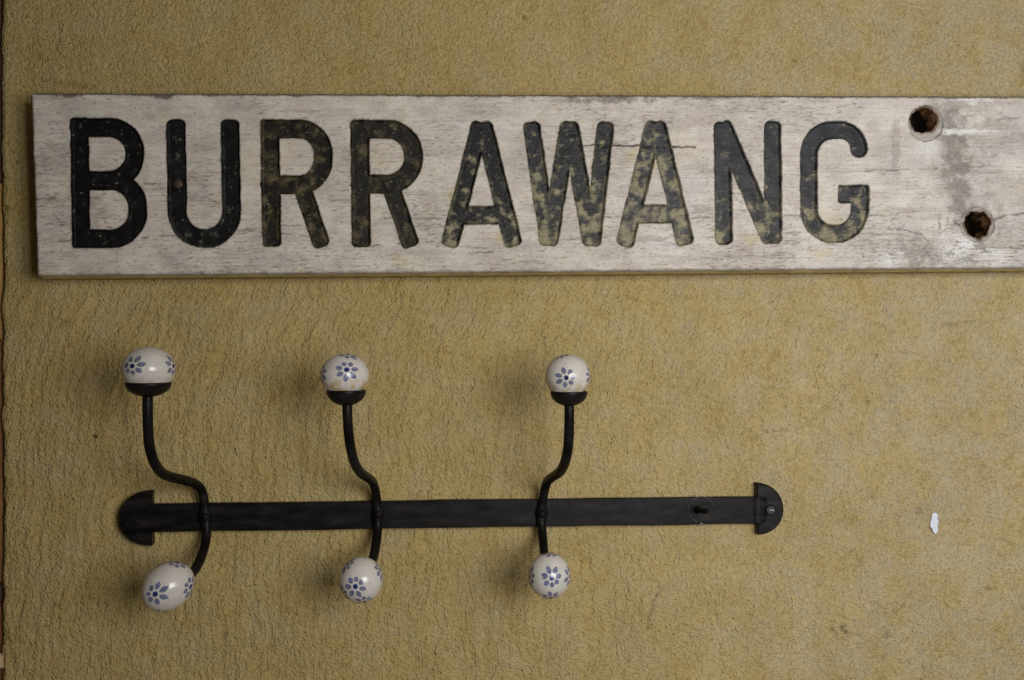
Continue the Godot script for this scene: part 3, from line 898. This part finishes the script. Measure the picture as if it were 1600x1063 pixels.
func build_rack() -> void:
	iron = mat(Color.WHITE, 0.38, 0.0, 0.24)
	iron.albedo_texture = lumpy_texture(Color(0.002, 0.0016, 0.0016), Color(0.027, 0.0235, 0.0235), 70, 0.016)
	iron.uv1_triplanar = true
	iron.uv1_scale = Vector3(7, 24, 12)
	rack = Node3D.new()
	rack.name = "coat_rack"
	rack.position = at(700, 803, 0.0)
	add_child(rack)
	tag(rack, "black iron coat rack with three double hooks ending in white ceramic knobs", "coat rack")
	var home := rack.position

	# flat bar
	var pl := at(237, 809.5, 0.009) - home
	var pr := at(1178, 797.2, 0.009) - home
	var dir := (pr - pl).normalized()
	var up := Vector3(-dir.y, dir.x, 0)
	var length := pl.distance_to(pr)
	var st := SurfaceTool.new()
	st.begin(Mesh.PRIMITIVE_TRIANGLES)
	st.set_smooth_group(-1)
	var wav := noise(72, 14.0, 2)
	var rings: Array = []
	var s := -0.0020
	while s <= length + 0.0175:
		var over := smoothstep(length - 0.003, length + 0.004, s)
		var out_s := maxf(-s, s - length)
		var hh := 0.0107 + 0.00025 * wav.get_noise_1d(s) - (0.0045 * smoothstep(0.004, 0.018, out_s) if s > 0.0 else 0.0)
		var lift := 0.0016 * over + 0.0003 * wav.get_noise_1d(s + 5.0) - 0.0030 * smoothstep(0.004, 0.0165, out_s)
		var cx := pl + dir * s + up * (0.0003 * wav.get_noise_1d(s + 9.0))
		var b := 0.0006
		var ring: Array = []
		for e in [[-hh, -0.003], [-hh, -b], [-hh + b, 0.0], [hh - b, 0.0], [hh, -b], [hh, -0.003]]:
			ring.append(cx + up * e[0] + Vector3(0, 0, e[1] + lift))
		rings.append(ring)
		s += 0.0025
	for k in rings.size() - 1:
		for e in 6:
			quad(st, rings[k][e], rings[k + 1][e], rings[k + 1][(e + 1) % 6], rings[k][(e + 1) % 6])
	var first: Array = rings[0]
	var last: Array = rings[rings.size() - 1]
	for e in range(1, 5):
		for p in [first[0], first[e], first[e + 1]]: st.add_vertex(p)
		for p in [last[0], last[e + 1], last[e]]: st.add_vertex(p)
	st.generate_normals()
	put("rail", st.commit(), iron, rack)

	# half round end plates
	for side in 2:
		var pts := PackedVector2Array()
		# the flat edge and how far the round reaches, in plan pixels
		var top := at(237, 767.5, 0.0095) if side == 0 else at(1183, 755.5, 0.0095)
		var low := at(237, 853.5, 0.0095) if side == 0 else at(1185, 836, 0.0095)
		var tip := at(184.5, 811, 0.0095) if side == 0 else at(1225, 797, 0.0095)
		var mid := (top + low) * 0.5
		var half := top.distance_to(low) * 0.5
		var reach := absf(tip.x - mid.x)
		var sgn := -1.0 if side == 0 else 1.0
		for k in 25:
			var a := PI / 2 - PI * k / 24.0
			var x := pow(maxf(cos(a), 0.0), 0.92) * reach
			pts.append(Vector2(mid.x + sgn * x + (top.x - mid.x) * sin(a), mid.y + sin(a) * half) - Vector2(home.x, home.y))
		var pm := put("end_plate", slab(pts, -0.001, 0.0099 if side == 0 else 0.0090, 0.0011), iron, rack)
		pm.set_meta("label", "half round iron end plate, " + ("left" if side == 0 else "right"))
		# slotted screw
		var c := at(203, 815, 0.011) - home if side == 0 else at(1205, 797.5, 0.0112) - home
		var ring := lathe([[0.0033, -0.0004], [0.0036, 0.0004], [0.0042, 0.0004], [0.0045, -0.0012]], 28)
		var sc := put("screw", ring, iron, rack)
		sc.transform = Transform3D(Basis(Vector3.RIGHT, PI / 2), Vector3(c.x, c.y, 0.0102 if side == 0 else 0.0104))
		var head := put("screw_head", slotted(0.0033, 0.35 if side else 0.9), mat(Color(0.03, 0.029, 0.03) if side else Color(0.02, 0.02, 0.02), 0.32, 0.7), sc)
		head.transform = Transform3D(Basis(Vector3.RIGHT, -PI / 2), Vector3(0, 0.0, 0))
		var slot := BoxMesh.new()
		slot.size = Vector3(0.0040, 0.0008, 0.0006)
		var groove := put("screw_slot", slot, mat(Color(0.34, 0.33, 0.32) if side else Color(0.03, 0.03, 0.03), 0.3, 0.9), sc)
		groove.transform = Transform3D(Basis(Vector3.UP, -0.12 if side else 0.3), Vector3(0.0008 if side else 0.0, -0.0003, 0.0))

	# hooks: [px, py, z] along the rod from the upper cup to the lower knob
	hook([[231, 612, 0.095], [231, 640, 0.095], [231.5, 668, 0.093], [234, 698, 0.088], [243, 726, 0.079], [258, 742, 0.064], [284, 749.5, 0.042], [303, 755, 0.024], [315, 766, 0.0145], [319.5, 785, 0.0118], [321.5, 807, 0.0115], [323, 830, 0.0125], [320.5, 851, 0.018], [313, 874, 0.031], [302, 894, 0.046], [288, 903, 0.060]], [320.5, 808],
		[232, 577, 40.3, 34.5, 598, 34.5, 620, 232], [262.5, 916.3, 41.5, 35.0, 0.66, 0.078],
		[[-0.57, 0.16, 0.44, 0.3, 0.0], [0.90, 0.14, 0.44, 1.0, 0.0], [-0.2, -0.2, 0.0, 0, 0]],
		[[-0.45, -0.24, 0.46, 0.3, 0.7], [0.86, -0.14, 0.44, 0.1, 0.7], [0.28, 0.90, 0.42, 0.5, 0.7], [-0.2, -0.98, 0.35, 0.2, 0.7]], 0.25, 101, "leftmost")
	hook([[542.5, 624, 0.095], [543, 650, 0.095], [545, 678, 0.092], [548.5, 702, 0.086], [554.5, 724, 0.076], [563, 738, 0.062], [574, 746, 0.044], [582, 753, 0.028], [586.5, 766, 0.0165], [588.5, 784, 0.0118], [590, 803, 0.0115], [590, 825, 0.0125], [588, 846, 0.020], [584, 869, 0.037], [577, 890, 0.056]], [591, 804],
		[538.7, 586.5, 37.5, 33.5, 610, 30.5, 634, 541], [564.2, 906.3, 35.6, 33.6, 1.35, 0.076],
		[[0.08, 0.28, 0.46, 0.2, 0.5], [0.13, 0.96, 0.42, 0.6, 0.2], [-0.95, 0.12, 0.42, 0.4, 0.2]],
		[[-0.25, -0.27, 0.47, 0.45, 0.7], [-0.62, 0.70, 0.40, 0.2, 0.1], [0.86, 0.40, 0.42, 0.9, 0.7], [-0.84, -0.48, 0.40, 0.7, 0.0], [0.18, -0.92, 0.42, 0.3, 0.0]], 0.9, 102, "middle")
	hook([[889.5, 625, 0.095], [889.5, 650, 0.095], [889, 678, 0.092], [887, 703, 0.086], [882.5, 723, 0.076], [875, 737, 0.062], [864, 745, 0.043], [855.5, 752.5, 0.027], [851, 766, 0.0165], [848, 784, 0.0118], [845.5, 803, 0.0115], [846.5, 824, 0.0125], [848.5, 846, 0.020], [850.5, 867, 0.037], [854, 886, 0.056]], [847, 803],
		[887, 588, 35.5, 34.5, 612, 29.3, 635, 889], [858.5, 899.6, 35.6, 33.4, 1.5, 0.076],
		[[-0.06, -0.04, 0.44, 0.15, 0.0], [-0.25, 0.95, 0.36, 0.3, 0.0], [0.985, 0.03, 0.40, 0.2, 0.0]],
		[[0.11, -0.10, 0.46, 0.22, 0.8], [-0.92, -0.07, 0.44, 0.2, 0.1], [0.07, 0.965, 0.40, 0.4, 0.0], [0.94, -0.04, 0.42, 0.8, 0.0], [0.06, -0.945, 0.42, 0.1, 0.0]], 0.55, 103, "rightmost")

	# where the fourth hook is missing: its ring on the bar and the broken stub
	var c4 := at(1096, 796.5, 0.009) - home
	var ring4 := PackedVector3Array()
	st = SurfaceTool.new()
	st.begin(Mesh.PRIMITIVE_TRIANGLES)
	st.set_smooth_group(1)
	for part in [[0.25, 1.35], [1.75, 2.35], [3.45, 4.45], [2.6, 3.2]]:
		var steps := 14
		for k in steps:
			var a0: float = lerpf(part[0], part[1], k / float(steps))
			var a1: float = lerpf(part[0], part[1], (k + 1) / float(steps))
			var r := 0.0101
			for e in [[r - 0.00035, 0.0, r, 0.00022], [r, 0.00022, r + 0.00035, 0.0]]:
				quad(st, Vector3(cos(a0) * e[0], sin(a0) * e[0], e[1]), Vector3(cos(a0) * e[2], sin(a0) * e[2], e[3]), Vector3(cos(a1) * e[2], sin(a1) * e[2], e[3]), Vector3(cos(a1) * e[0], sin(a1) * e[0], e[1]))
	st.generate_normals()
	var scar := put("ring_scar", st.commit(), mat(Color(0.032, 0.032, 0.035), 0.45, 0.2), rack)
	scar.position = Vector3(c4.x, c4.y, 0.0092)
	scar.set_meta("label", "worn ring on the bar where the fourth hook is missing")
	var stub := put("stub", tube([at(1090, 796.5, 0.0085) - home, at(1093, 797, 0.014) - home, at(1102, 798.7, 0.031) - home, at(1103, 799, 0.0325) - home], [0.0034, 0.0027, 0.0026, 0.0018], 14), iron, rack)
	stub.set_meta("label", "broken stub of the missing fourth hook")
	var bead := put("weld_bead", lathe([[0.0, 0.0011], [0.0009, 0.0009], [0.0014, 0.0002], [0.0012, -0.0009], [0.0, -0.0013]], 14), mat(Color(0.20, 0.21, 0.22), 0.3, 0.5), rack)
	bead.position = at(1095.5, 818.5, 0.0085) - home


func slotted(r: float, turn: float) -> ArrayMesh:      # a flat screw head with a slot, facing +z
	var st := SurfaceTool.new()
	st.begin(Mesh.PRIMITIVE_TRIANGLES)
	st.set_smooth_group(-1)
	var w := r * 0.17
	var x0 := Vector2.RIGHT.rotated(-turn * 0.3)
	var y0 := Vector2(-x0.y, x0.x)
	for side in [-1.0, 1.0]:
		var pts: Array = []
		var lim := sqrt(r * r - w * w)
		var a0 := atan2(w, lim)
		for k in 13:
			var a := lerpf(a0, PI - a0, k / 12.0)
			pts.append((x0 * cos(a) + y0 * sin(a) * side) * r)
		for k in 12:
			var tri: Array = [pts[0], pts[k], pts[k + 1]] if side < 0 else [pts[0], pts[k + 1], pts[k]]
			if k > 0:
				for p in tri: st.add_vertex(Vector3(p.x, p.y, 0.0002))
		var e0: Vector2 = pts[0]
		var e1: Vector2 = pts[12]
		for f in [[e0, e1]]:
			st.add_vertex(v3(f[0], 0.0002)); st.add_vertex(v3(f[1], 0.0002)); st.add_vertex(v3(f[1], -0.0008))
			st.add_vertex(v3(f[0], 0.0002)); st.add_vertex(v3(f[1], -0.0008)); st.add_vertex(v3(f[0], -0.0008))
	var h := [x0 * r + y0 * w, -x0 * r + y0 * w, -x0 * r - y0 * w, x0 * r - y0 * w]
	quad(st, v3(h[0], -0.0007), v3(h[1], -0.0007), v3(h[2], -0.0007), v3(h[3], -0.0007))
	st.generate_normals()
	return st.commit()


func tube(pts: Array, radii: Array, seg: int, flat := -1) -> ArrayMesh:       # a smooth round rod through points
	var path: Array[Vector3] = []
	var rad: Array[float] = []
	var k := pts.size()
	for i in k - 1:
		var p0: Vector3 = pts[maxi(i - 1, 0)]
		var p1: Vector3 = pts[i]
		var p2: Vector3 = pts[i + 1]
		var p3: Vector3 = pts[mini(i + 2, k - 1)]
		for s in 6:
			var t := s / 6.0
			path.append(p1.cubic_interpolate(p2, p0, p3, t))
			rad.append(lerpf(radii[i], radii[i + 1], t))
	path.append(pts[k - 1])
	rad.append(radii[k - 1])
	var v := PackedVector3Array()
	var n := PackedVector3Array()
	var ix := PackedInt32Array()
	var side := Vector3.RIGHT
	for i in path.size():
		var t := (path[mini(i + 1, path.size() - 1)] - path[maxi(i - 1, 0)]).normalized()
		side = (side - t * side.dot(t)).normalized()
		var b := t.cross(side)
		for s in seg:
			var a := TAU * s / seg
			var e := side * cos(a) + b * sin(a)
			v.append(path[i] + e * rad[i])
			n.append(e)
	for i in path.size() - 1:
		for s in seg:
			var o := i * seg + s
			var o2 := i * seg + (s + 1) % seg
			ix.append_array([o, o + seg, o2, o2, o + seg, o2 + seg])
	for end in 2:
		var i := 0 if end == 0 else path.size() - 1
		var t := (path[1] - path[0]).normalized() * -1.0 if end == 0 else (path[i] - path[i - 1]).normalized()
		var c := v.size()
		v.append(path[i] + t * rad[i] * 0.15)
		n.append(t)
		for s in seg:
			v.append(v[i * seg + s])
			n.append(t)
		for s in seg:
			if end == 0: ix.append_array([c, c + 1 + s, c + 1 + (s + 1) % seg])
			else: ix.append_array([c, c + 1 + (s + 1) % seg, c + 1 + s])
	return mesh_of(v, n, PackedColorArray(), PackedVector2Array(), ix)


func hook(pts: Array, rivet_at: Array, up_knob: Array, low_knob: Array, up_flowers: Array, low_flowers: Array, stain: float, sd: int, which: String) -> void:
	var home := rack.position
	var path: Array = []
	var radii: Array = []
	for p in pts:
		path.append(at(p[0], p[1], p[2]) - home)
		radii.append(0.00355 + 0.00012 * sin(p[1] * 0.11 + p[0]))
	var rod := put("hook", tube(path, radii, 20), iron, rack)
	rod.set_meta("label", which + " double hook of bent iron rod")
	# rivet
	var rv := put("rivet", lathe([[0.0, 0.0024], [0.0014, 0.0021], [0.0027, 0.0012], [0.0034, 0.0], [0.0036, -0.003]], 22), iron, rod)
	rv.transform = Transform3D(Basis(Vector3.RIGHT, PI / 2), at(rivet_at[0], rivet_at[1], 0.0145) - home)
	# collar where the rod is flattened round the rivet
	var seat := put("rivet_seat", lathe([[0.0030, 0.0008], [0.0046, 0.0004], [0.0052, -0.0012], [0.0054, -0.0055]], 22), iron, rod)
	seat.transform = Transform3D(Basis(Vector3.RIGHT, PI / 2).scaled_local(Vector3(0.9, 1, 1.25)), at(rivet_at[0], rivet_at[1], 0.0135) - home)
	# upper knob in its cup
	var zc := 0.095
	var scale := (at(810, 531, zc).x - at(800, 531, zc).x) / 10.0
	var c := at(up_knob[0], up_knob[1], zc) - home
	knob(c, Vector3(up_knob[2], up_knob[3], up_knob[2]) * scale, 0.0, up_flowers, stain, sd, rod, "white ceramic knob with blue flowers in an iron cup, top of the " + which + " hook")
	var rim := at(up_knob[7], up_knob[4], zc) - home
	var cr: float = up_knob[5] * scale
	var ch: float = (up_knob[6] - up_knob[4]) * scale
	var prof: Array = [[cr - 0.0016, -0.003], [cr - 0.0010, 0.0], [cr - 0.0002, 0.0002], [cr, -0.0004]]
	for k in range(1, 9):
		var a := k / 9.0 * PI / 2
		prof.append([cr * cos(a) * 0.999, -0.0004 - (ch - 0.0004) * sin(a)])
	prof.append([0.0, -ch])
	var cup := put("cup", lathe(prof, 40), iron, rod)
	cup.position = rim
	# lower knob, pointing out into the room
	var z2: float = low_knob[5]
	scale = (at(810, 531, z2).x - at(800, 531, z2).x) / 10.0
	c = at(low_knob[0], low_knob[1], z2) - home
	knob(c, Vector3(low_knob[2], low_knob[3], low_knob[3]) * scale, low_knob[4], low_flowers, 0.05, sd + 10, rod, "white ceramic knob with blue flowers, bottom of the " + which + " hook")


func knob(c: Vector3, radii: Vector3, roll: float, flowers: Array, stain: float, sd: int, parent: Node3D, label: String) -> void:
	# axes: z faces into the room towards the viewer's side, x along the longer way
	var face := (CAM - (c + rack.position)).normalized()
	if roll == 0.0: face = Vector3(face.x, 0, face.z).normalized()
	var x := Vector3.UP.cross(face).normalized()
	var y := face.cross(x)
	var basis_k := Basis(x * cos(roll) + y * sin(roll), y * cos(roll) - x * sin(roll), face)
	var v := PackedVector3Array()
	var n := PackedVector3Array()
	var uv := PackedVector2Array()
	var ix := PackedInt32Array()
	var rows := 40
	var cols := 64
	var lump := noise(sd, 1.3, 2)
	for j in rows + 1:
		for i in cols + 1:
			var la := PI / 2 - PI * j / rows
			var lo := TAU * i / cols - PI
			var d := Vector3(cos(la) * sin(lo), sin(la), cos(la) * cos(lo))
			v.append(d * radii * (1.0 + 0.012 * lump.get_noise_3dv(d)))
			n.append((d / radii).normalized())
			uv.append(Vector2(float(i) / cols, float(j) / rows))
	for j in rows:
		for i in cols:
			var o := j * (cols + 1) + i
			ix.append_array([o, o + 1, o + cols + 1, o + 1, o + cols + 2, o + cols + 1])
	var m := mat(Color.WHITE, 0.17, 0.0, 0.5)
	m.albedo_texture = glaze(roll, flowers, stain, sd)
	m.texture_repeat = false
	var o := put("knob", mesh_of(v, n, PackedColorArray(), uv, ix), m, parent)
	o.transform = Transform3D(basis_k, c)
	o.set_meta("label", label)


func glaze(roll: float, flowers: Array, stain: float, sd: int) -> ImageTexture:
	var w := 512
	var h := 256
	var im := Image.create(w, h, false, Image.FORMAT_RGB8)
	var cloud := noise(sd + 20, 2.2, 3)
	var crack := noise(sd + 40, 5.0, 2)
	var brush := noise(sd + 60, 9.0, 2)
	var cream := Color(0.64, 0.605, 0.565)
	var list: Array = []
	for f in flowers:
		if f[2] <= 0.0: continue
		var d := Vector3(f[0], f[1], 0.0)
		d.z = sqrt(maxf(0.0, 1.0 - d.length_squared()))
		d = d.normalized()
		d = d.rotated(Vector3.BACK, -roll)
		var fx := Vector3.UP.rotated(Vector3.BACK, -roll).cross(d).normalized()
		list.append([d, fx, d.cross(fx), f[2], f[3], f[4]])
	var deep := Color(0.016, 0.027, 0.15)
	var light := Color(0.085, 0.115, 0.28)
	var grey := Color(0.018, 0.026, 0.085)
	for j in h:
		var la := PI / 2 - PI * (j + 0.5) / h
		for i in w:
			var lo := TAU * (i + 0.5) / w - PI
			var d := Vector3(cos(la) * sin(lo), sin(la), cos(la) * cos(lo))
			var k := cream * (1.0 + 0.09 * cloud.get_noise_3dv(d) + 0.03 * crack.get_noise_3dv(d * 6.0))
			var band := smoothstep(0.0, -0.45, d.y) if roll == 0.0 else smoothstep(0.2, 0.8, cloud.get_noise_3dv(d * 1.4) + 0.3)
			k = mixc(k, Color(0.50, 0.36, 0.14), stain * band * smoothstep(-0.25, 0.35, cloud.get_noise_3dv(d * 1.3 + Vector3(3, 0, 0))))
			k = mixc(k, Color(0.33, 0.25, 0.15), 0.35 * smoothstep(0.52, 0.7, crack.get_noise_3dv(d * 1.7)))
			for f in list:
				var co: float = d.dot(f[0])
				if co < 0.8: continue
				var p := Vector2(d.dot(f[1]), d.dot(f[2]))
				var size: float = f[3] * 1.1
				var r := p.length() / size
				if r > 1.25: continue
				var tone := mixc(grey, deep, f[5])
				var wob := 0.05 * brush.get_noise_3dv(d * 3.0)
				# eye of the flower
				var e := smoothstep(0.245, 0.20, r + wob)
				k = mixc(k, mixc(tone, tone * 2.2, smoothstep(0.0, 0.2, absf(r - 0.1))), e)
				# seven or eight petals, each a drop that points inwards
				var count := 7.0
				var a := (p.angle() - float(f[4])) / TAU * count
				var which := roundf(a)
				var jit := sin(which * 12.9 + sd) * 0.10
				var off := (a - which) * TAU / count + jit
				var q := Vector2(r * cos(off), r * sin(off))
				var reach := 0.94 + 0.14 * sin(which * 7.3 + sd * 2.0)
				var t := clampf((q.x - 0.36) / (reach - 0.36), 0.0, 1.0)
				var half := 0.275 * sin(PI * pow(t, 0.72) * 0.93 + 0.1) * (0.55 + 0.6 * t)
				var inside := smoothstep(0.03, -0.03, absf(q.y) + wob - half) * smoothstep(0.34, 0.38, q.x) * smoothstep(reach + 0.02, reach - 0.03, q.x)
				var pale := smoothstep(0.15, 0.6, t) * (0.62 + 0.4 * sin(which * 3.7 + sd)) * smoothstep(1.05, 0.8, t)
				k = mixc(k, mixc(tone * 1.3, light, clampf(pale, 0.0, 0.85)), inside * (0.80 + 0.35 * brush.get_noise_3dv(d * 2.0)))
			im.set_pixel(i, j, Color(clampf(k.r, 0, 1), clampf(k.g, 0, 1), clampf(k.b, 0, 1)).linear_to_srgb())
	return ImageTexture.create_from_image(im)
